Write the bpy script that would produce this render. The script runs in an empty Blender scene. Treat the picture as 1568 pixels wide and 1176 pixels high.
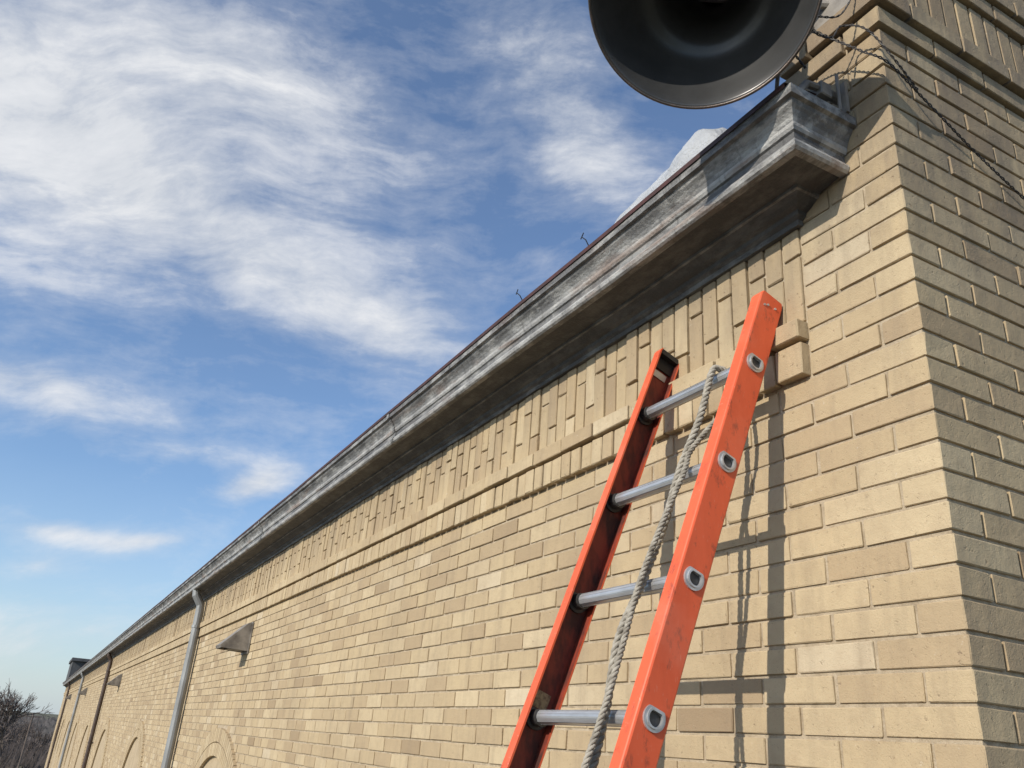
import bpy, math, random
from mathutils import Vector, Matrix, noise
random.seed(7)
R = random.random
sc = bpy.context.scene
GZ = -4.8      # ground level (eye level is z=0)
D = 1.5        # front wall plane y
XC = -1.0      # building corner x
XE = -56.0     # far end of the building

# ------------------------------------------------------------------ helpers
def new_mat(name):
    m = bpy.data.materials.new(name); m.use_nodes = True
    nt = m.node_tree; nt.nodes.clear()
    o = nt.nodes.new('ShaderNodeOutputMaterial'); b = nt.nodes.new('ShaderNodeBsdfPrincipled')
    nt.links.new(b.outputs[0], o.inputs[0])
    return m, nt, b
class N:
    def __init__(s, nt): s.nt = nt
    def node(s, t, **k):
        n = s.nt.nodes.new(t)
        for a, v in k.items(): setattr(n, a, v)
        return n
    def put(s, sock, v):
        if v is None: return
        if isinstance(v, bpy.types.NodeSocket): s.nt.links.new(v, sock)
        else: sock.default_value = v
    def math(s, op, a, b=None, c=None, clamp=False):
        n = s.node('ShaderNodeMath', operation=op, use_clamp=clamp)
        s.put(n.inputs[0], a); s.put(n.inputs[1], b); s.put(n.inputs[2], c); return n.outputs[0]
    def obj(s): return s.node('ShaderNodeTexCoord').outputs['Object']
    def sep(s, v):
        n = s.node('ShaderNodeSeparateXYZ'); s.put(n.inputs[0], v); return n.outputs
    def mapping(s, v, loc=(0,0,0), rot=(0,0,0), scale=(1,1,1), t='POINT'):
        n = s.node('ShaderNodeMapping', vector_type=t)
        s.put(n.inputs[0], v); n.inputs['Location'].default_value = loc
        n.inputs['Rotation'].default_value = rot; n.inputs['Scale'].default_value = scale
        return n.outputs[0]
    def noise(s, v, scale, detail=4, rough=.55, dist=0):
        n = s.node('ShaderNodeTexNoise'); s.put(n.inputs['Vector'], v)
        n.inputs['Scale'].default_value = scale; n.inputs['Detail'].default_value = detail
        n.inputs['Roughness'].default_value = rough; n.inputs['Distortion'].default_value = dist
        return n.outputs[0]
    def ramp(s, f, pts):
        n = s.node('ShaderNodeValToRGB'); s.put(n.inputs[0], f); cr = n.color_ramp
        while len(cr.elements) < len(pts): cr.elements.new(.5)
        for e, (p, c) in zip(cr.elements, pts):
            e.position = p; e.color = (c[0], c[1], c[2], 1) if not isinstance(c, (int, float)) else (c, c, c, 1)
        return n.outputs[0]
    def mix(s, f, a, b, mode='MIX'):
        n = s.node('ShaderNodeMix', data_type='RGBA', blend_type=mode)
        s.put(n.inputs[0], f)
        for i, v in ((6, a), (7, b)):
            s.put(n.inputs[i], (v[0], v[1], v[2], 1) if isinstance(v, tuple) else v)
        return n.outputs[2]
    def attr(s, name):
        return s.node('ShaderNodeAttribute', attribute_name=name).outputs['Fac']
    def bump(s, h, strength=.5, dist=.01):
        n = s.node('ShaderNodeBump'); s.put(n.inputs['Height'], h)
        n.inputs['Strength'].default_value = strength; n.inputs['Distance'].default_value = dist
        return n.outputs[0]

class MB:
    def __init__(s): s.v = []; s.f = []; s.t = []; s.m = []
    def add(s, vs, fs, tone=0.5, mi=0):
        o = len(s.v); s.v.extend(vs)
        for f in fs: s.f.append(tuple(i + o for i in f)); s.t.append(tone); s.m.append(mi)
    def build(s, name, mats, parent=None, smooth=False):
        me = bpy.data.meshes.new(name); me.from_pydata([tuple(v) for v in s.v], [], s.f); 
        for m in (mats if isinstance(mats, (list, tuple)) else [mats]): me.materials.append(m)
        at = me.attributes.new('tone', 'FLOAT', 'FACE')
        at.data.foreach_set('value', s.t)
        me.polygons.foreach_set('material_index', s.m)
        if smooth: me.polygons.foreach_set('use_smooth', [True]*len(s.f))
        me.update()
        ob = bpy.data.objects.new(name, me); sc.collection.objects.link(ob)
        if parent: ob.parent = parent
        return ob
def empty(name):
    e = bpy.data.objects.new(name, None); sc.collection.objects.link(e); return e

BF = [(0,1,3,2),(4,6,7,5),(0,4,5,1),(2,3,7,6),(0,2,6,4),(1,5,7,3)]
def box(mb, x0,x1,y0,y1,z0,z1, tone=.5, mi=0):
    vs = [(x,y,z) for x in (x0,x1) for y in (y0,y1) for z in (z0,z1)]
    mb.add(vs, BF, tone, mi)
# chamfered box template
def _tmpl():
    idx = {}; n = 0
    for sx in (0,1):
        for sy in (0,1):
            for sz in (0,1):
                for k in range(3): idx[(sx,sy,sz,k)] = n; n += 1
    P = {i:[(s[j]*2-1)*(1.0 if j == s[3] else .8) for j in range(3)] for s,i in idx.items()}
    faces = []
    for k in range(3):
        o = [j for j in range(3) if j != k]
        for s in (0,1):
            f = []
            for a,b in ((0,0),(1,0),(1,1),(0,1)):
                c = [0,0,0]; c[k]=s; c[o[0]]=a; c[o[1]]=b; f.append(idx[(*c,k)])
            faces.append(f)
        for a in (0,1):
            for b in (0,1):
                c0=[0,0,0]; c1=[0,0,0]; c0[k]=0; c1[k]=1
                for c in (c0,c1): c[o[0]]=a; c[o[1]]=b
                faces.append([idx[(*c0,o[0])], idx[(*c1,o[0])], idx[(*c1,o[1])], idx[(*c0,o[1])]])
    for sx in (0,1):
        for sy in (0,1):
            for sz in (0,1): faces.append([idx[(sx,sy,sz,k)] for k in range(3)])
    out = []
    for f in faces:
        p = [Vector(P[i]) for i in f]; c = sum(p, Vector())/len(p)
        nrm = (p[1]-p[0]).cross(p[2]-p[0])
        out.append(tuple(f if nrm.dot(c) > 0 else f[::-1]))
    return idx, out
TI, TF = _tmpl()
def cbox(mb, x0,x1,y0,y1,z0,z1, tone=.5, ch=.003, jit=.0007, mi=0):
    vs = [None]*24; c = ((x0,x1),(y0,y1),(z0,z1))
    for (sx,sy,sz,k), i in TI.items():
        s = (sx,sy,sz); p = []
        for j in range(3):
            q = c[j][s[j]]
            if j != k: q += ch if s[j] == 0 else -ch
            p.append(q + (R()-.5)*2*jit)
        vs[i] = tuple(p)
    mb.add(vs, TF, tone, mi)
def tube(mb, pts, r, n=8, tone=.5, mi=0, cap=True):
    pts = [Vector(p) for p in pts]; rings = []
    up = Vector((0.13,0.21,.97))
    for i, p in enumerate(pts):
        t = (pts[min(i+1,len(pts)-1)] - pts[max(i-1,0)]).normalized()
        if i == 0:
            u = t.cross(up).normalized()
        else:
            u = (u - t*u.dot(t)).normalized()
        w = t.cross(u); rr = r[i] if isinstance(r, (list,tuple)) else r
        rings.append([p + (u*math.cos(a)+w*math.sin(a))*rr for a in [2*math.pi*j/n for j in range(n)]])
    vs = [v for rg in rings for v in rg]; fs = []
    for i in range(len(pts)-1):
        for j in range(n):
            a=i*n+j; b=i*n+(j+1)%n; fs.append((a,b,b+n,a+n))
    if cap: fs.append(tuple(range(n))[::-1]); fs.append(tuple(range((len(pts)-1)*n, len(pts)*n)))
    mb.add(vs, fs, tone, mi)

# ------------------------------------------------------------------ materials
def mat_brick():
    m, nt, b = new_mat('tan_brick'); n = N(nt); o = n.obj(); t = n.attr('tone')
    col = n.ramp(t, [(0,(.31,.225,.135)),(.25,(.42,.315,.19)),(.55,(.485,.375,.225)),(.85,(.54,.43,.27)),(1,(.57,.47,.32))])
    big = n.noise(o, 2.2, 4); mid = n.noise(o, 22, 5, .6); fine = n.noise(o, 260, 3, .7)
    col = n.mix(n.ramp(big, [(.42,0),(.75,.45)]), col, (.31,.232,.148))
    streak = n.noise(n.mapping(o, loc=(2,2,2), scale=(4,4,.45)), 3.5, 6, .65)
    col = n.mix(n.ramp(streak, [(.50,0),(.75,.5)]), col, (.25,.19,.13))
    # grime washed down from the cornice
    s = n.sep(o)
    hz = n.math('SMOOTH_MIN', n.math('MULTIPLY', n.math('SUBTRACT', s[2], 1.02), 2.6), 1.0, .1)
    hz = n.math('MAXIMUM', hz, 0.0)
    grime = n.math('MULTIPLY', hz, n.ramp(n.noise(n.mapping(o, loc=(7,0,3), scale=(3,3,.7)), 3.0, 6, .65), [(.36,0),(.62,.75)]))
    col = n.mix(grime, col, (.20,.16,.12))
    col = n.mix(n.ramp(mid, [(.48,0),(.8,.4)]), col, (.33,.24,.15))
    spk = n.noise(o, 420, 2, .5)
    col = n.mix(n.ramp(spk, [(.66,0),(.74,.6)]), col, (.14,.09,.06))
    pit = n.noise(n.mapping(o, loc=(3,1,7)), 70, 3, .6)
    col = n.mix(n.ramp(pit, [(.66,0),(.73,.6)]), col, (.22,.155,.10))
    lime = n.noise(n.mapping(o, loc=(13,4,7)), 48, 4, .7)
    col = n.mix(n.ramp(lime, [(.66,0),(.74,.5)]), col, (.60,.54,.44))
    nt.links.new(col, b.inputs['Base Color']); b.inputs['Roughness'].default_value = .88
    b.inputs['Specular IOR Level'].default_value = .25
    h = n.math('ADD', n.math('MULTIPLY', fine, .35), n.math('ADD', n.math('MULTIPLY', mid, 1.0), n.math('MULTIPLY', n.ramp(pit, [(.62,1),(.74,0)]), .35)))
    nt.links.new(n.bump(h, .8, .0045), b.inputs['Normal'])
    return m
def mat_simple(name, c, rough=.6, metal=0, c2=None, scale=8, bump=.3, bd=.003, stretch=(1,1,1), lo=.4, hi=.7):
    m, nt, b = new_mat(name); n = N(nt); o = n.mapping(n.obj(), scale=stretch)
    nz = n.noise(o, scale, 6, .6)
    col = n.mix(n.ramp(nz, [(lo,0),(hi,1)]), c, c2 or tuple(x*.75 for x in c))
    nt.links.new(col, b.inputs['Base Color']); b.inputs['Metallic'].default_value = metal
    nt.links.new(n.ramp(nz, [(.3,rough*.85),(.8,min(1,rough*1.2))]), b.inputs['Roughness'])
    nt.links.new(n.bump(n.noise(n.obj(), scale*9, 4, .6), bump, bd), b.inputs['Normal'])
    return m
M_brick = mat_brick()
M_mortar = mat_simple('mortar', (.46,.375,.26), .95, 0, (.30,.235,.155), 30, .8, .004)
def mat_cornice():
    m, nt, b = new_mat('weathered_metal'); n = N(nt); o = n.obj(); t = n.attr('tone')
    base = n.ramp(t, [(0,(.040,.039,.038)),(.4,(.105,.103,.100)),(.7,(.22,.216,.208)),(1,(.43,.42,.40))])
    s = n.noise(n.mapping(o, scale=(.8,2,2)), 5, 8, .68)
    base = n.mix(n.ramp(s, [(.44,0),(.68,.65)]), base, (.070,.067,.064))
    s2 = n.noise(n.mapping(o, loc=(4,2,1), scale=(.8,2.2,2.2)), 8, 8, .7)
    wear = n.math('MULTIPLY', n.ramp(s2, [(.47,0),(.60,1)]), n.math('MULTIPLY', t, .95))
    base = n.mix(wear, base, (.52,.51,.48))
    s3 = n.noise(n.mapping(o, loc=(9,2,5), scale=(.6,3,3)), 5, 6, .6)
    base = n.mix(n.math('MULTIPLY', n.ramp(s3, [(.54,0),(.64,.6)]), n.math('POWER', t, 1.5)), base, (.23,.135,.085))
    s4 = n.noise(n.mapping(o, loc=(1,5,2), scale=(6,1,1)), 6, 5, .6)
    base = n.mix(n.ramp(s4, [(.56,0),(.7,.5)]), base, (.05,.048,.045))
    nt.links.new(base, b.inputs['Base Color']); b.inputs['Roughness'].default_value = .55
    b.inputs['Metallic'].default_value = .1
    nt.links.new(n.bump(n.math('ADD', n.noise(o, 90, 5, .7), n.math('MULTIPLY', n.noise(o, 14, 3), 1.5)), .8, .006), b.inputs['Normal'])
    return m
M_corn = mat_cornice()
M_flash = mat_simple('roof_flashing', (.085,.03,.022), .6, 0, (.04,.022,.018), 20)
M_roof = mat_simple('roof_membrane', (.10,.10,.10), .9, 0, (.06,.06,.06), 3)
M_galv = mat_simple('galvanised_metal', (.30,.31,.31), .55, .3, (.19,.19,.185), 10, .2, .002, (1,1,.3))
M_hood = mat_simple('weathered_hood_metal', (.30,.27,.23), .6, .1, (.12,.105,.09), 9, .3, .003)
M_brown = mat_simple('brown_metal', (.09,.06,.045), .5, .2, (.05,.035,.03), 10)
M_alu = mat_simple('aluminium', (.60,.60,.60), .38, .6, (.42,.41,.40), 25, .25, .001, (.3,1,1))
M_dark = mat_simple('black_plastic', (.018,.018,.018), .5, 0, (.03,.025,.02), 20)
M_cable = mat_simple('cable_sheath', (.035,.033,.03), .6, 0, (.06,.05,.045), 20)
M_horn = mat_simple('horn_grey_paint', (.055,.055,.055), .32, .1, (.036,.036,.036), 9, .2, .001)
def mat_orange():
    m, nt, b = new_mat('orange_fibreglass'); n = N(nt); o = n.obj()
    g = n.noise(n.mapping(o, scale=(1,1,.25)), 14, 6, .65)
    col = n.mix(n.ramp(g, [(.4,0),(.8,.6)]), (.78,.12,.04), (.54,.075,.025))
    sc_ = n.noise(n.mapping(o, loc=(5,3,2), scale=(1,1,.5)), 38, 5, .7)
    col = n.mix(n.ramp(sc_, [(.56,0),(.68,.65)]), col, (.20,.05,.03))
    big = n.noise(n.mapping(o, loc=(1,8,2)), 6, 4, .6)
    col = n.mix(n.ramp(big, [(.5,0),(.8,.45)]), col, (.82,.25,.15))
    scr = n.noise(n.mapping(o, loc=(3,8,6), rot=(.5,0,0), scale=(1,6,1)), 60, 4, .6)
    col = n.mix(n.ramp(scr, [(.65,0),(.70,.5)]), col, (.70,.32,.22))
    nt.links.new(col, b.inputs['Base Color'])
    nt.links.new(n.ramp(g, [(.3,.38),(.7,.62)]), b.inputs['Roughness'])
    nt.links.new(n.bump(n.noise(o, 200, 3, .6), .15, .001), b.inputs['Normal'])
    return m
M_orange = mat_orange()
M_inner = mat_simple('dark_orange_inside', (.26,.038,.018), .6, 0, (.06,.018,.012), 22, .2, .002, (1,1,.4), .42, .62)  # darker, mottled orange for the inner faces of the rails
M_rope = mat_simple('rope_fibre', (.42,.38,.31), .95, 0, (.18,.155,.12), 45, .9, .002)
M_white = mat_simple('white_tarp', (.50,.515,.53), .6, 0, (.36,.375,.39), 9, .8, .02)
M_glass = mat_simple('window_glass', (.02,.025,.03), .1)
M_frame = mat_simple('window_frame', (.5,.48,.44), .6)
M_panel = mat_simple('tan_infill', (.45,.35,.22), .9, 0, (.36,.28,.175), 6)

# ------------------------------------------------------------------ building
bld = empty('brick_building')
PITCH = .064; J = .0082; LB = .213; Z0 = .905
arches = [(-8.0 - 6.2*i) for i in range(8)]
AZ, RO, RI, AB = -1.62, 1.60, 1.38, -3.6
def in_arch(x0, x1, z):
    for a in arches:
        r = RO + .01
        if z > AZ:
            if z - AZ < r:
                h = math.sqrt(r*r-(z-AZ)**2)
                if x1 > a-h and x0 < a+h: return (a-h, a+h)
        elif z > AB:
            if x1 > a-RI and x0 < a+RI: return (a-RI, a+RI)
    return None
near = MB(); far = MB()
def brick(x0,x1,y0,y1,z0,z1, tone=None):
    if tone is None:
        tone = min(1,max(0, random.gauss(.56,.19)))
        if R() < .05: tone *= .45
    jy = (R()-.5)*.003; jz=(R()-.5)*.0018
    if x0 > -6.5 and z0 > -1.4 and y0 < 5:
        cbox(near, x0,x1,y0+jy,y1,z0+jz,z1+jz, tone, .0019, .0010)
    else:
        box(far, x0,x1,y0+jy,y1,z0,z1, tone)
k = -90
while True:
    z0 = Z0 + k*PITCH; z1 = z0 + PITCH - J
    if z0 > 2.62: break
    if z1 < GZ: k += 1; continue
    p = 0
    if k == 14: p = .014
    if k == 15: p = .032
    if 16 <= k <= 18: k += 1; continue   # soldier band
    if k == 19: p = .025
    if k == 20: p = .04
    if k > 20: p = .03
    odd = k % 2
    fl = LB-J if odd else .1   # front length of the corner brick
    rl = .1 if odd else LB-J
    brick(XC-fl, XC+p, D-p, D+rl, z0, z1)
    x = XC - fl - J
    xl = XE if k < 0 else -1.312
    while x > xl + .02:
        L = LB - J + (R()-.5)*.005
        x0 = max(xl, x-L)
        if x0 - xl < .05: x0 = xl
        if k < 0:
            h = in_arch(x0, x, (z0+z1)/2)
            if h:
                if x > h[1] + .02: brick(h[1]+.006, x, D-p, D+.09, z0, z1)
                if x0 < h[0] - .02: brick(x0, h[0]-.006, D-p, D+.09, z0, z1)
            else: brick(x0, x, D-p, D+.09, z0, z1)
        else: brick(x0, x, D-p, D+.09, z0, z1)
        x = x0 - J - (R()*.003)
    y = D + rl + J
    while y < 8.8:
        L = LB - J + (R()-.5)*.005
        jx = (R()-.5)*.003
        tone = min(1,max(0, random.gauss(.48,.18)))
        if y < 4.2 and z0 > -.8: cbox(near, XC-.1, XC+p+jx, y, y+L, z0, z1, tone, .0019, .0009)
        else: box(far, XC-.1, XC+p+jx, y, y+L, z0, z1, tone)
        y += L + J
    k += 1
zs0 = Z0+16*PITCH; zs1 = Z0+19*PITCH-J
x = XC + .012
while x > -1.30:
    brick(x-.056, x, D-.012, D+.09, zs0, zs1); x -= .065
y = D + .1
while y < 8.8:
    cbox(near, XC-.1, XC+.012+(R()-.5)*.004, y, y+.056, zs0, zs1, random.gauss(.5,.15), .0022); y += .065
# frieze of soldier bricks
x = -1.318; c = 0; ZT = 1.345; ZB = 1.063
while x > XE:
    w = .057 + (R()-.5)*.003
    cut = ZT-.198 if c % 2 else ZB+.198
    if R() < .12: cut = (ZT+ZB)/2+(R()-.5)*.06
    off = -.004 + (R()-.5)*.008
    for a,b_ in ((ZB, cut-J/2), (cut+J/2, ZT)):
        t = min(1,max(0,random.gauss(.5,.16)))
        if x > -7: cbox(near, x-w, x, D+off+(R()-.5)*.003, D+.09, a, b_, t, .0024, .0012)
        else: box(far, x-w, x, D+off, D+.09, a, b_, t)
    x -= w + J; c += 1
# ledge: header row and stretcher row
x = -1.318
while x > XE:
    w = .09 if x > -1.33 else .058
    t = min(1,max(0,random.gauss(.6,.15)))
    if x > -7: cbox(near, x-w, x, D-.022+(R()-.5)*.005, D+.09, Z0+.002, Z0+.091, t, .003, .0012)
    else: box(far, x-w, x, D-.022, D+.09, Z0+.002, Z0+.091, t)
    x -= w + J
x = -1.316
while x > XE:
    w = .2 if x < -1.32 else .1
    t = min(1,max(0,random.gauss(.62,.15)))
    if x > -7: cbox(near, x-w, x, D-.034+(R()-.5)*.004, D+.09, Z0+.1, Z0+.153, t, .003, .0012)
    else: box(far, x-w, x, D-.034, D+.09, Z0+.1, Z0+.153, t)
    x -= w + J
near.build('bricks_near', M_brick, bld); 
for a in arches:
    nv = 66
    for i in range(nv):
        for (r0,r1) in ((RI,RI+.103),(RI+.111,RO)):
            a0 = math.pi*(i+.06)/nv; a1 = math.pi*(i+.94)/nv
            vs = []
            for yy in (D-.022, D+.12):
                for (r,th) in ((r0,a0),(r1,a0),(r1,a1),(r0,a1)):
                    vs.append((a+r*math.cos(th), yy, AZ+r*math.sin(th)))
            far.add(vs, [(0,1,2,3),(4,7,6,5),(0,4,5,1),(1,5,6,2),(2,6,7,3),(3,7,4,0)], min(1,max(0,random.gauss(.6,.15))))
far.build('bricks_far', M_brick, bld)
# mortar backing with openings
mo = MB(); ym = D+.0055; ZTOP = 1.5
def q(x0,x1,z0a,z0b,z1): mo.add([(x0,ym,z0a),(x1,ym,z0b),(x1,ym,z1),(x0,ym,z1)], [(0,1,2,3)])
xr = XC-.006
for a in arches:
    q(a+RI, xr, GZ, GZ, ZTOP); xr = a-RI
    q(a-RI, a+RI, GZ, GZ, AB)
    ns = 24
    for i in range(ns):
        t0 = math.pi*i/ns; t1 = math.pi*(i+1)/ns
        xa, xb = a+RI*math.cos(t1), a+RI*math.cos(t0); za, zb = AZ+RI*math.sin(t1), AZ+RI*math.sin(t0)
        q(xa, xb, za, zb, ZTOP)
        mo.add([(xa,ym,za),(xb,ym,zb),(xb,ym+.2,zb),(xa,ym+.2,za)], [(0,1,2,3)])
    for s in (-1,1):
        mo.add([(a+s*RI,ym,AB),(a+s*RI,ym+.2,AB),(a+s*RI,ym+.2,AZ),(a+s*RI,ym,AZ)], [(0,1,2,3)])
    mo.add([(a-RI,ym,AB),(a+RI,ym,AB),(a+RI,ym+.2,AB),(a-RI,ym+.2,AB)], [(0,1,2,3)])
q(XE, xr, GZ, GZ, ZTOP)
box(mo, -1.305, XC-.0055, D+.0058, 9, GZ+.01, 2.6)
box(mo, XE, XE+.3, D+.02, 9, GZ, 1.55)
mo.build('mortar', M_mortar, bld)
# infill + windows
wi = MB(); WT = -2.5
for a in arches:
    n_ = 24; vs = [(a+RI*math.cos(math.pi*i/n_), D+.010, AZ+RI*math.sin(math.pi*i/n_)) for i in range(n_+1)]+[(a-RI,D+.010,WT),(a+RI,D+.010,WT)]
    wi.add(vs, [tuple(range(n_+3))], .5, 0)
    box(wi, a-RI, a+RI, D+.006, D+.19, WT-.1, WT-.002, .5, 1)
    wi.add([(a-RI,D+.16,AB),(a+RI,D+.16,AB),(a+RI,D+.16,WT-.1),(a-RI,D+.16,WT-.1)], [(0,1,2,3)], .5, 2)
    for i in range(5):
        xx = a-RI+.03+i*(2*RI-.06)/4; box(wi, xx-.03, xx+.03, D+.12, D+.155, AB, WT-.1, .5, 1)
    for i in range(2):
        zz = AB+.04+i*.5; box(wi, a-RI, a+RI, D+.125, D+.15, zz-.025, zz+.025, .5, 1)
wi.build('arched_windows', [M_panel, M_frame, M_glass], bld)
# roof
ro = MB()
ro.add([(XE-.2,D-.2,1.572),(-1.33,D-.2,1.572),(-1.33,D+.1,1.62),(XE-.2,D+.1,1.62)], [(0,1,2,3)])
ro.add([(XE-.2,D+.1,1.62),(-1.31,D+.1,1.62),(-1.31,9,2.0),(XE-.2,9,2.0)], [(0,1,2,3)])
ro.add([(XE,9,GZ),(XC-.02,9,GZ),(XC-.02,9,2.0),(XE,9,2.0)], [(0,1,2,3)])
ro.build('roof', M_roof, bld)
# cornice
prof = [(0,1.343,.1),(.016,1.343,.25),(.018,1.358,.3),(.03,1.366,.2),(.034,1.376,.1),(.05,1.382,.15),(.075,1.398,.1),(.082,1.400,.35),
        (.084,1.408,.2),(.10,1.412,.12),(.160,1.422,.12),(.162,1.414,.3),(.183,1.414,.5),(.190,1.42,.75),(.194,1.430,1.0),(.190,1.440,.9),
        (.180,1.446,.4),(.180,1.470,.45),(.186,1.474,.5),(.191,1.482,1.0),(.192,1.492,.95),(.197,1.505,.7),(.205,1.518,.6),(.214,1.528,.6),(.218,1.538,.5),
        (.230,1.541,.5),(.232,1.566,.55),(.226,1.571,.6),(.02,1.61,.3)]  # tone per point: lips painted lighter as a highlight, underside darker
co = MB()
X0 = -1.315; OS = .93
xs = []; x = X0
while x > XE-.2: xs.append(x); x -= .12 if x > -8 else .6
xs.append(XE-.2)
def wob(x, o, z):
    return (noise.noise(Vector((x*1.3, o*9, z*5)))*.006*min(1,(abs(x)-1.318)*2) if x < -1.318 else 0)
vs = []; npf = len(prof)
for i, x in enumerate(xs):
    for (o,z,t) in prof:
        w = wob(x,0,0); w2 = wob(x+30,o,z)*.7
        vs.append((x + (o*OS if i == 0 else (0 if x < X0-.2 else o*OS*(1-(X0-x)/.25))), D-o+w2*(o>.05), z+w))
for i in range(len(xs)-1):
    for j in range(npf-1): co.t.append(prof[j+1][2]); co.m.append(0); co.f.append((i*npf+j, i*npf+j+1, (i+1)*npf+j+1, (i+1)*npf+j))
co.v.extend(vs)
b0 = len(co.v)
for (o,z,t) in prof: co.v.append((X0+o*OS, D+.0, z))
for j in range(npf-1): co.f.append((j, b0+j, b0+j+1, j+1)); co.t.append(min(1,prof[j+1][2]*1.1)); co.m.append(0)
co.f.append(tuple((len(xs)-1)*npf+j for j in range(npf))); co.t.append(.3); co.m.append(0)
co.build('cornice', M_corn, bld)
fl = MB()
for i in range(len(xs)-1):
    a, b_ = xs[i], xs[i+1]
    wa, wb = wob(a,0,0), wob(b_,0,0)
    if i == 0: a += .2
    for (o0,z0,o1,z1) in ((.236,1.562,.238,1.576),(.238,1.576,.12,1.598)):
        fl.add([(a,D-o0,z0+wa),(b_,D-o0,z0+wb),(b_,D-o1,z1+wb),(a,D-o1,z1+wa)], [(0,1,2,3)])
fl.build('roof_flashing', M_flash, bld)
sb = MB()
for xx in (-2.01,-2.47):
    tube(sb, [(xx,D-.225,1.57),(xx+.005,D-.247,1.595),(xx-.010,D-.255,1.612)], .002, 5)
    tube(sb, [(xx-.022,D-.25,1.612),(xx+.010,D-.26,1.615)], .002, 5)
sb.build('gutter_nails', M_dark, bld)
se = MB()
for xx in (-3.9,-6.9,-9.8,-13):
    for (o0,z0,_),(o1,z1,_) in zip(prof[10:26], prof[11:27]):
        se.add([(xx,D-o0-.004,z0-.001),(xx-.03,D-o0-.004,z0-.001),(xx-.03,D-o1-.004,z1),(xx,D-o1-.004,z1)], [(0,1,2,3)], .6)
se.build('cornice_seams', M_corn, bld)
pe = MB(); box(pe, XE+1.0, XE+5, D-.15, 5, 1.62, 2.55); box(pe, XE+.8, XE+5.2, D-.22, 5.1, 2.55, 2.7)
pe.build('end_parapet', M_roof, bld)

# downspouts
for i, xx in enumerate((-10.35,-23.2,-35.8,-48.4)):
    d = MB(); mt = M_galv if i % 2 == 0 else M_brown
    tube(d, [(xx,D-.15,1.45),(xx,D-.14,1.36),(xx,D-.07,1.26),(xx,D-.065,1.18),(xx,D-.065,GZ+.15),(xx,D-.14,GZ+.05)], .047, 12)
    for zz in (1.0,-.6,-2.2,-3.8): tube(d, [(xx,D-.065,zz),(xx,D-.065,zz+.03)], .053, 12); box(d, xx-.08,xx+.08,D-.022,D-.002+.0,zz,zz+.03)
    d.build('downspout', mt, smooth=False)
# wall light hoods
for xx in (-7.6,-19.8,-32.2,-44.6):
    h = MB(); w = .12
    for s in (-1,1):
        h.add([(xx+s*w,D-.002,.82),(xx+s*w,D-.04,.82),(xx+s*w,D-.24,.62),(xx+s*w,D-.23,.598),(xx+s*w,D-.002,.59)], [(0,1,2,3,4)])
    P = [(-.002,.82),(-.04,.82),(-.24,.62),(-.23,.598)]
    for (a,b_),(c_,d_) in zip(P,P[1:]):
        h.add([(xx-w,D+a,b_),(xx+w,D+a,b_),(xx+w,D+c_,d_),(xx-w,D+c_,d_)], [(0,1,2,3)])
    box(h, xx-.09,xx+.09,D-.17,D-.01,.595,.615,.5,1)
    box(h, xx-w-.01,xx+w+.01,D-.014,D-.0045,.57,.83)
    h.build('wall_light', [M_hood, M_dark])

# ------------------------------------------------------------------ tarp on the roof edge
tb = MB(); nu, nv = 44, 20
vs = []
for i in range(nu+1):
    u = i/nu; xx = -1.43 - .86*u
    hgt = .02 + .245*(math.sin(math.pi/2*min(1,u/.2))**.7)*(max(0,1-max(0,u-.2)/.8))**.72
    for j in range(nv+1):
        a = math.pi*j/nv
        r = 1+.13*noise.noise(Vector((xx*6,a*1.6,0)))+.06*noise.noise(Vector((xx*17,a*5,2)))
        vs.append((xx + .01*noise.noise(Vector((a*2,u*9,3))), D-.04-.13*math.cos(a)*r, 1.59+hgt*math.sin(a)*r))
fs = [(i*(nv+1)+j,i*(nv+1)+j+1,(i+1)*(nv+1)+j+1,(i+1)*(nv+1)+j) for i in range(nu) for j in range(nv)]
fs.append(tuple(range(nv+1)))
tb.add(vs, fs); tb.build('white_tarp', M_white, smooth=True)

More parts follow.
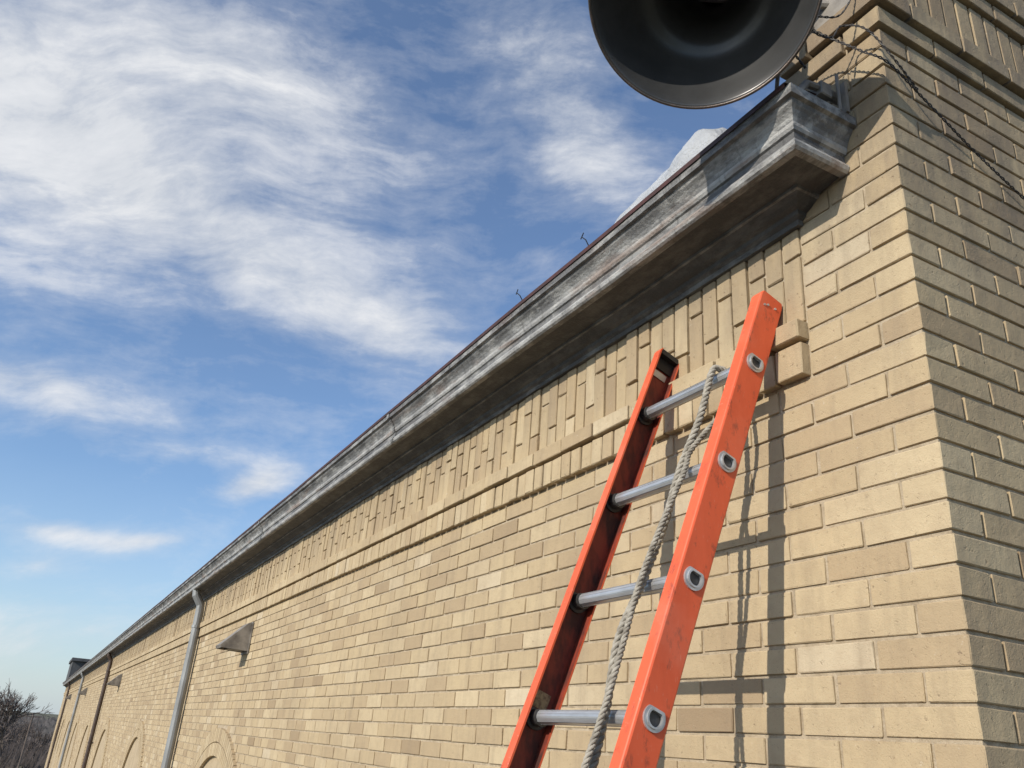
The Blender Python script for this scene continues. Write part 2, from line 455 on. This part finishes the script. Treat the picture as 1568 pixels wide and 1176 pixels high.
# ------------------------------------------------------------------ ladder
lad = empty('extension_ladder')
Ld = Vector((0,-.345,-.9386)); Nn = Vector((0,-.9386,.345)); X = Vector((1,0,0))
P1 = Vector((-1.387,1.383,.932)); W = .462; SP = .305; LEN = (P1.z+.2-GZ)/.9386
def LP(x, n, s): return P1 + X*x + Nn*n + Ld*s
def lbox(mb, x0,x1,n0,n1,s0,s1, mi=0, tone=.5):
    mb.add([LP(x,n,s) for x in (x0,x1) for n in (n0,n1) for s in (s0,s1)], BF, tone, mi)
TOP = -.23
for nm, xo, sg in (('rail_right',0,-1),('rail_left',-W,1)):
    mb = MB(); hd = .040; fw = .036*sg; th = .005*sg; n_seg = 40
    sec = [(0,-hd+.005),(0,hd-.005),(.002*sg,hd-.0015),(.005*sg,hd),(fw,hd),(fw,hd-.005),(th,hd-.005),(th,-hd+.005),(fw,-hd+.005),(fw,-hd),(.005*sg,-hd),(.002*sg,-hd+.0015)]
    ks = len(sec); ss = [TOP, TOP+.01] + [TOP+.01+(LEN-.01)*i/n_seg for i in range(1,n_seg+1)]
    vs = []
    for i, s in enumerate(ss):
        for (a,b_) in sec:
            shrink = .9 if i == 0 else 1
            vs.append(LP(xo+a, b_*shrink, s - (.012*(1-(b_/hd)**2) if i < 2 else 0)))
    for i in range(len(ss)-1):
        for j in range(ks):
            f = (i*ks+j, i*ks+(j+1)%ks, (i+1)*ks+(j+1)%ks, (i+1)*ks+j)
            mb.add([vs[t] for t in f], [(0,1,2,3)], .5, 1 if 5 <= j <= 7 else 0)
    mb.add([vs[t] for t in (0,1,2,3,4,5,6,7,8,9,10,11)], [(0,1,6,7),(1,2,3,4,5,6),(7,8,9,10,11,0)])
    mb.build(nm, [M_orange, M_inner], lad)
rg = MB(); fe = MB(); hl = MB()
def dpts(r, n=16, flat=.55):
    out = []
    for i in range(n):
        a = 2*math.pi*i/n; x_, y_ = math.cos(a)*r, math.sin(a)*r
        out.append((x_, min(y_, r*flat)))
    return out
def prism(mb, x0, x1, pts, s, mi=0, tone=.5, cap=True):
    n = len(pts); vs = [LP(x0,a,s-b_) for a,b_ in pts]+[LP(x1,a,s-b_) for a,b_ in pts]
    fs = [(i,(i+1)%n,(i+1)%n+n,i+n) for i in range(n)]
    if cap: fs += [tuple(range(n))[::-1], tuple(range(n,2*n))]
    mb.add(vs, fs, tone, mi)
def ringp(mb, x0, x1, po, pi_, s, tone=.5):
    n = len(po)
    vs = [LP(x,a,s-b_) for x in (x0,x1) for p in (po,pi_) for a,b_ in p]
    fs = []
    for i in range(n):
        j = (i+1)%n
        fs += [(2*n+i,2*n+j,3*n+j,3*n+i),(i,n+i,n+j,j),(i,j,2*n+j,2*n+i),(n+i,3*n+i,3*n+j,n+j)]
    mb.add(vs, fs, tone)
nr = int((LEN+TOP)/SP)+1
for i in range(nr):
    s = i*SP
    prism(rg, -W+.006, -.012, dpts(.0168, 20, .7), s)
    for a in (35,65,95,125,-60,-100,-140,180,0,-30):
        an = math.radians(a); 
        px_, py_ = math.cos(an)*.0168, min(math.sin(an)*.0168,.0168*.7)
        vs = [LP(x_, px_*f+dx, s-py_*f) for x_ in (-W+.006,-.012) for f,dx in ((1.0,-.001),(1.06,0),(1.0,.001))]
        rg.add(vs, [(0,1,4,3),(1,2,5,4)])
    ringp(fe, -W+.005, -W+.012, dpts(.030), dpts(.016), s)
    ringp(fe, -W+.012, -W+.038, dpts(.022), dpts(.016), s)
    ringp(fe, -.012, -.005, dpts(.030), dpts(.016), s)
    ringp(fe, -.038, -.012, dpts(.022), dpts(.016), s)
    for x0,x1,xd in ((.0003,.005,1),(-W-.005,-W-.0003,0)):
        ringp(hl, x0, x1, dpts(.0265,24,.72), dpts(.0175,24,.72), s)
        ringp(hl, x0+(.0 if xd else -.004), x1+(.004 if xd else 0), dpts(.0205,24,.72), dpts(.0165,24,.72), s)
        xx = .0006 if xd else -W-.0006
        vs = [LP(xx,a,s-b_) for a,b_ in dpts(.0176,24,.72)]
        fe.add(vs, [tuple(range(24))])  # flat dark disc painted in place of the shaded hollow rung bore
rg.build('rungs', M_alu, lad)
fe.build('collars_and_bores', mat_simple('dark_aluminium',(.10,.095,.09),.55,.6,(.05,.045,.04),30), lad); hl.build('rung_ends', M_alu, lad, False)
tp = MB()
lbox(tp, -W+.006, -W+.034, -.034, .034, TOP+.000, TOP+.016)
lbox(tp, -W+.006, -W+.012, -.034, .034, TOP+.016, TOP+.055)
lbox(tp, -.034, -.006, -.034, .034, TOP+.000, TOP+.016)
tp.build('end_caps', M_dark, lad)
pl = MB(); lbox(pl, -W+.006, -W+.0085, -.025, .03, TOP+.062, TOP+.085)
for (nn,s_) in ((-.015,TOP+.03),(.01,TOP+.034),(.02,TOP+.04)):
    prism(pl, .0, .003, [(nn+.0035*math.cos(a),.0035*math.sin(a)) for a in [i*math.pi/4 for i in range(8)]], s_)
pl.build('rivets_and_plate', M_alu, lad)
st = MB(); lbox(st, -W+.0055, -W+.007, -.02, .03, SP*3-.06, SP*3-.02)
st.build('sticker', mat_simple('sticker',(.35,.27,.14),.5,0,(.10,.05,.03),90), lad)

# rope: three-strand, lying on the front of the rungs
rp = MB()
def rope(path, rad=.0085, lay=.055, strands=3):
    P = [Vector(p) for p in path]; pts = []
    for i in range(len(P)-1):
        p0=P[max(i-1,0)];p1=P[i];p2=P[i+1];p3=P[min(i+2,len(P)-1)]
        n = max(2,int((p2-p1).length/.004))
        for t in range(n):
            t/=n; pts.append(.5*((2*p1)+(p2-p0)*t+(2*p0-5*p1+4*p2-p3)*t*t+(3*p1-p0-3*p2+p3)*t**3))
    pts.append(P[-1]); d=[0]
    for a,b_ in zip(pts,pts[1:]): d.append(d[-1]+(b_-a).length)
    for k_ in range(strands):
        sp = []
        u = None
        for i,p in enumerate(pts):
            t = (pts[min(i+1,len(pts)-1)]-pts[max(i-1,0)]).normalized()
            if u is None: u = t.cross(Vector((.2,.1,.9))).normalized() if abs(t.z)<.9 else t.cross(Vector((1,0,0))).normalized()
            else: u = (u-t*u.dot(t)).normalized()
            w_ = t.cross(u); a = 2*math.pi*(d[i]/lay + k_/strands)
            sp.append(p+(u*math.cos(a)+w_*math.sin(a))*rad*.55)
        tube(rp, sp, rad*.56, 6)
x0 = -.125
path = [LP(x0+.012,-.022,-.002), LP(x0+.006,-.01,-.026), LP(x0,.014,-.026), LP(x0,.032,.0)]
for i in range(1, nr-1):
    path.append(LP(x0 + .012*math.sin(i*1.9), .034+.014*math.sin(i*2.3+1), SP*(i-.5)))
    path.append(LP(x0 - .01*(i==1) - .012*(i==2) + .004*math.sin(i*3), .029, SP*i))
rope(path, .009, .05)
path2 = [LP(x0+.012,-.022,-.002), LP(x0+.03,-.02,.06), LP(x0+.034,-.012,.12), LP(x0+.02,.01,.19), LP(x0+.008,.028,.26), LP(x0+.020,.034,.32), LP(x0+.018,.045,.45), LP(x0+.0,.045,.62), LP(x0+.018,.048,.8),LP(x0+.020,.046,.93),LP(x0+.015,.048,1.2),LP(x0+.020,.048,1.5)]
rope(path2, .007, .038)
rp.build('rope', M_rope, None, True)

# ------------------------------------------------------------------ horn
hn = empty('horn_loudspeaker')
Mc = Vector((-1.112,1.0,1.738)); wdir = Vector((-.425,.50,.76)).normalized()
u = wdir.cross(Vector((0,0,1))).normalized(); v = wdir.cross(u)
hp = [(0.004,.288),(-.003,.286),(-.004,.281),(0,.277),(.02,.264),(.05,.246),(.09,.222),(.13,.192),(.165,.165),(.168,.150),(.22,.118),(.30,.085),(.40,.06),(.46,.045)]
outer = [(.46,.05),(.40,.067),(.30,.092),(.22,.125),(.17,.172),(.13,.199),(.09,.229),(.05,.253),(.02,.271),(.012,.284),(.004,.288)]
SH = .985
def lathe(mb, prof, n=96, mi=0):
    vs=[Mc+wdir*d_+(u*math.cos(2*math.pi*i/n)+v*math.sin(2*math.pi*i/n))*r_*SH for d_,r_ in prof for i in range(n)]
    fs=[(j*n+i,j*n+(i+1)%n,(j+1)*n+(i+1)%n,(j+1)*n+i) for j in range(len(prof)-1) for i in range(n)]
    mb.add(vs,fs,.5,mi)
hb = MB(); lathe(hb, hp+outer); hb.build('horn_bell', M_horn, hn, True)
rm = MB(); lathe(rm, [(.010,.2885),(.004,.2905),(-.004,.2895),(-.007,.286),(-.005,.2825),(0,.281)]); rm.build('rolled_rim', mat_simple('worn_rim',(.10,.085,.075),.35,.5,(.16,.12,.10),30), hn, True)
ht = MB(); lathe(ht, [(.458,.0005),(.458,.046)]); ht.build('throat', M_dark, hn)
dr = MB(); lathe(dr, [(.455,.05),(.46,.09),(.48,.1),(.62,.1),(.64,.09),(.645,.001)]); dr.build('driver', M_horn, hn, True)
br = MB()
tube(br, [Mc+wdir*.3+u*.095, Mc+wdir*.42+u*.16, (-1.2,1.5,1.95)], .012, 8)
tube(br, [Mc+wdir*.3-u*.095, Mc+wdir*.42-u*.12, (-1.13,1.5,2.0)], .012, 8)
box(br, -1.26,-1.06,1.485,1.4975,1.88,2.06)
br.build('mounting_bracket', M_hood, hn)
cf = empty('conduit_fitting')
c1 = MB()
cbox(c1, -1.155,-1.115,1.40,1.44,1.615,1.66); tube(c1,[(-1.13,1.44,1.64),(-1.13,1.5,1.64)],.014,10)
tube(c1,[(-1.13,1.33,1.59),(-1.13,1.36,1.635),(-1.13,1.40,1.642)],.011,8)
tube(c1,[(-1.105,1.45,1.57),(-1.105,1.45,1.69)],.005,8); box(c1,-1.12,-1.095,1.465,1.475,1.57,1.67)
tube(c1,[(-1.175,1.36,1.582),(-1.195,1.32,1.63),(-1.165,1.30,1.67)],.006,8)
c1.build('fittings', M_hood, cf)
cb = MB()
def twist(path, rad=.0022, lay=.04, r2=.0017):
    P=[Vector(p) for p in path]; pts=[]
    for i in range(len(P)-1):
        p0=P[max(i-1,0)];p1=P[i];p2=P[i+1];p3=P[min(i+2,len(P)-1)]
        n=max(3,int((p2-p1).length/.005))
        for t in range(n):
            t/=n; pts.append(.5*((2*p1)+(p2-p0)*t+(2*p0-5*p1+4*p2-p3)*t*t+(3*p1-p0-3*p2+p3)*t**3))
    pts.append(P[-1])
    for k_ in (0,1):
        sp=[];d=0
        for i,p in enumerate(pts):
            if i: d+=(p-pts[i-1]).length
            a=2*math.pi*d/lay+k_*math.pi
            sp.append(p+Vector((math.cos(a)*rad, 0, math.sin(a)*rad)))
        tube(cb, sp, r2, 5)
twist([(-1.2,1.2,1.95),(-1.11,1.38,1.82),(-1.02,1.44,1.70),(-.962,1.46,1.62),(-.975,1.61,1.585),(-.985,1.80,1.52),(-.985,1.97,1.455),(-.985,2.4,1.30),(-.985,3.2,1.1)])
twist([(-1.15,1.15,1.9),(-1.07,1.36,1.75),(-1.05,1.42,1.80),(-1.0,1.45,1.76),(-.97,1.5,1.66),(-.972,1.58,1.6)], .002,.035)
twist([(-1.11,1.34,1.66),(-1.12,1.3,1.74),(-1.08,1.34,1.81),(-1.05,1.42,1.84),(-1.02,1.47,1.96)], .002,.035)
cb.build('twisted_cable', M_cable)

# ------------------------------------------------------------------ ground, trees
g = MB(); S=3000
g.add([(-S,-S,GZ),(S,-S,GZ),(S,S,GZ),(-S,S,GZ)],[(0,1,2,3)])
g.build('ground', mat_simple('winter_grass',(.13,.11,.06),.95,0,(.08,.085,.04),.3,.5,.05))
g = MB(); g.add([(-62,-9,GZ+.004),(10,-9,GZ+.004),(10,1.5,GZ+.004),(-62,1.5,GZ+.004)],[(0,1,2,3)])
g.build('asphalt_yard', mat_simple('asphalt',(.055,.055,.055),.9,0,(.08,.078,.075),2,.6,.01))
M_bark = mat_simple('bark',(.16,.125,.105),.95,0,(.10,.08,.07),4)
M_scrub = mat_simple('scrub_bark',(.24,.205,.18),.95,0,(.16,.14,.125),.2)
def tree(mb, base, h, depth=6, th=.022):
    def rec(p, d, L, r, k_):
        q_ = p + d*L
        up = Vector((R()-.5,R()-.5,R()-.5)).normalized()
        a = d.cross(up).normalized(); b_ = d.cross(a)
        r = max(r, .014)
        vs=[p+(a*math.cos(t)+b_*math.sin(t))*r for t in (0,2.1,4.2)]+[q_+(a*math.cos(t)+b_*math.sin(t))*r*.68 for t in (0,2.1,4.2)]
        mb.add(vs,[(0,1,4,3),(1,2,5,4),(2,0,3,5)])
        if k_ == 0: return
        for i in range(3 if (k_ < depth-1) else 4):
            nd = (d*.9 + Vector((R()-.5,R()-.5,R()-.32))*1.35).normalized()
            rec(p+d*L*(.55+.45*R()) if i else q_, nd, L*(.62+.25*R()), r*.64, k_-1)
    rec(Vector(base), Vector((.05*(R()-.5),.05*(R()-.5),1)), h*.27, h*th, depth)
t1 = MB(); tree(t1, (-74,-1.0,GZ), 7.3, 6, .022); t1.build('bare_tree', M_bark)
t1 = MB(); tree(t1, (-80,-3.6,GZ), 6.6, 6, .022); t1.build('bare_tree', M_bark)
t2 = MB()
for i in range(46):
    xx = -88-R()*45; yy = -60+75*R() if i > 18 else -10+12*R()
    tree(t2, (xx,yy,GZ), 2.6+1.8*R(), 5, .024)
for i in range(9000):
    xx=-88-R()*40; yy=-70+90*R(); hh=.6+2.0*R()
    d=Vector((R()-.5,R()-.5,2)).normalized()*hh; p=Vector((xx,yy,GZ)); s_=.05+.1*R()
    t2.add([p+Vector((0,-s_,0)),p+Vector((0,s_,0)),p+d+Vector((0,s_*3,0))],[(0,1,2)])
t2.build('distant_trees', M_bark)
t3 = MB()
for i in range(16000):
    xx=-150-R()*90; yy=-150+190*R(); hh=(2.6+1.9*noise.noise(Vector((yy*.08,xx*.02,0))))*(.5+.6*R())
    d=Vector((R()-.5,(R()-.5)*1.2,2)).normalized()*hh; p=Vector((xx,yy,GZ)); s_=.12+.2*R()
    t3.add([p+Vector((0,-s_,0)),p+Vector((0,s_,0)),p+d+Vector((0,s_*.8,0)),p+d-Vector((0,s_*.8,0))],[(0,1,2,3)])
t3.build('distant_scrub', M_scrub)
pm = MB(); tube(pm,[(-78,.35,GZ),(-78,.35,-.2)],.07,6); box(pm,-78.05,-77.95,-.3,.9,-.45,-.37)
pm.build('utility_pole', M_bark)

# ------------------------------------------------------------------ camera
a = Vector((-739,-500,-1260)).normalized(); cvec = Vector((226,2856,-1260)).normalized()
cvec = (cvec - a*cvec.dot(a)).normalized(); b3 = a.cross(cvec)
Rm = Matrix((-a, b3, cvec))
cam = bpy.data.cameras.new('camera'); co_ = bpy.data.objects.new('camera', cam); sc.collection.objects.link(co_)
co_.matrix_world = Rm.to_4x4(); cam.sensor_width = 36; cam.lens = 36*1260/1568; cam.clip_end = 8000; cam.clip_start=.02
sc.camera = co_

# ------------------------------------------------------------------ sun and sky
sd = Vector((.26,-1,.545)).normalized()
sun = bpy.data.lights.new('sun','SUN'); sun.energy = 4.2; sun.angle = math.radians(.5); sun.color = (1,.93,.82)
so = bpy.data.objects.new('sun', sun); sc.collection.objects.link(so); so.rotation_euler = sd.to_track_quat('Z','Y').to_euler()
w = bpy.data.worlds.new('World'); sc.world = w; w.use_nodes = True; nt = w.node_tree; nt.nodes.clear(); n = N(nt)
out = nt.nodes.new('ShaderNodeOutputWorld'); bg = nt.nodes.new('ShaderNodeBackground'); nt.links.new(bg.outputs[0], out.inputs[0])
sky = nt.nodes.new('ShaderNodeTexSky'); sky.sky_type = 'NISHITA'; sky.sun_disc = False
sky.sun_elevation = math.asin(sd.z); sky.sun_rotation = math.atan2(sd.x, sd.y)
sky.air_density = 1.0; sky.dust_density = .6; sky.ozone_density = 1.8
STR = .12
bg.inputs[1].default_value = STR
dirv = n.node('ShaderNodeTexCoord').outputs['Generated']
F = Rm @ Vector((0,0,-1)); U = Rm @ Vector((1,0,0)); V = Rm @ Vector((0,1,0))
def dot(vv):
    d_ = n.node('ShaderNodeVectorMath', operation='DOT_PRODUCT'); n.put(d_.inputs[0], dirv); d_.inputs[1].default_value = vv; return d_.outputs['Value']
den = n.math('MAXIMUM', n.math('ADD', dot(F), 1.0), .05)
uu = n.math('DIVIDE', dot(U), den); vv_ = n.math('DIVIDE', dot(V), den)
cmb = n.node('ShaderNodeCombineXYZ'); n.put(cmb.inputs[0], uu); n.put(cmb.inputs[1], vv_); uv = cmb.outputs[0]
def st(px, py):
    x_, y_ = (px-784)/1260, (588-py)/1260; k_ = 1+math.sqrt(1+x_*x_+y_*y_); return x_/k_, y_/k_
def blob(px, py, sx, sy, ang, amp):
    cx, cy = st(px,py); sc_ = .46/1260
    m_ = n.mapping(uv, loc=(cx,cy,0), rot=(0,0,math.radians(ang)), scale=(sx*sc_,sy*sc_,1), t='TEXTURE')
    l = n.node('ShaderNodeVectorMath', operation='LENGTH'); n.put(l.inputs[0], m_)
    return n.math('MULTIPLY', n.math('EXPONENT', n.math('MULTIPLY', n.math('POWER', l.outputs['Value'], 2.0), -1.0)), amp)
blobs = [(100,70,360,210,-15,.85),(60,300,220,150,-10,.42),(330,330,400,90,-25,.46),(560,500,290,75,-22,.60),(830,90,190,100,-50,.52),(910,260,140,90,-40,.45),
         (50,590,190,44,-18,.68),(395,742,60,26,10,1.0),(110,820,90,22,-12,.72),(225,828,55,14,5,.65),(60,865,40,16,0,.5),(120,975,420,50,0,.48),(420,130,200,80,-25,.36),(330,700,160,16,-8,.3)]
C = None
for b_ in blobs:
    e = blob(*b_); C = e if C is None else n.math('ADD', C, e)
warp = n.node('ShaderNodeTexNoise'); n.put(warp.inputs['Vector'], uv); warp.inputs['Scale'].default_value = 3.5; warp.inputs['Detail'].default_value = 4
wv = n.node('ShaderNodeVectorMath', operation='MULTIPLY_ADD'); n.put(wv.inputs[0], warp.outputs['Color']); wv.inputs[1].default_value=(.13,.13,0); n.put(wv.inputs[2], uv)
str1 = n.noise(n.mapping(wv.outputs[0], rot=(0,0,math.radians(24)), scale=(1,2.6,1)), 7.5, 10, .60)
str2 = n.noise(n.mapping(wv.outputs[0], loc=(3,5,0), rot=(0,0,math.radians(38)), scale=(1,3.0,1)), 15, 10, .64)
puff = n.noise(n.mapping(uv, loc=(1,2,0)), 34, 9, .66)
nz = n.math('ADD', n.math('MULTIPLY', str1, 1.7), n.math('ADD', n.math('MULTIPLY', str2, .95), n.math('MULTIPLY', puff, .6)))
dens = n.math('ADD', C, n.math('SUBTRACT', nz, 1.64))
alpha = n.ramp(dens, [(.0,0.04),(.3,.22),(.6,.58),(1.0,.94)])
shade = n.ramp(n.math('ADD', n.math('MULTIPLY', str1,.6), n.math('MULTIPLY', str2,.4)), [(.35,(.58,.62,.68)),(.58,(.86,.87,.89))])
sc10 = n.node('ShaderNodeVectorMath', operation='SCALE'); n.put(sc10.inputs[0], shade); sc10.inputs['Scale'].default_value = 1/STR
hz = n.sep(dirv)
haze = n.ramp(hz[2], [(0,.6),(.08,.28),(.25,0)])
skyt = n.mix(1.0, sky.outputs[0], (1.06,1.22,1.40), 'MULTIPLY')
skyc = n.mix(haze, skyt, (.60/STR,.69/STR,.79/STR))
colr = n.mix(alpha, skyc, sc10.outputs[0])
nt.links.new(colr, bg.inputs[0])
sc.view_settings.view_transform = 'Standard'; sc.view_settings.look = 'None'; sc.view_settings.exposure = 0
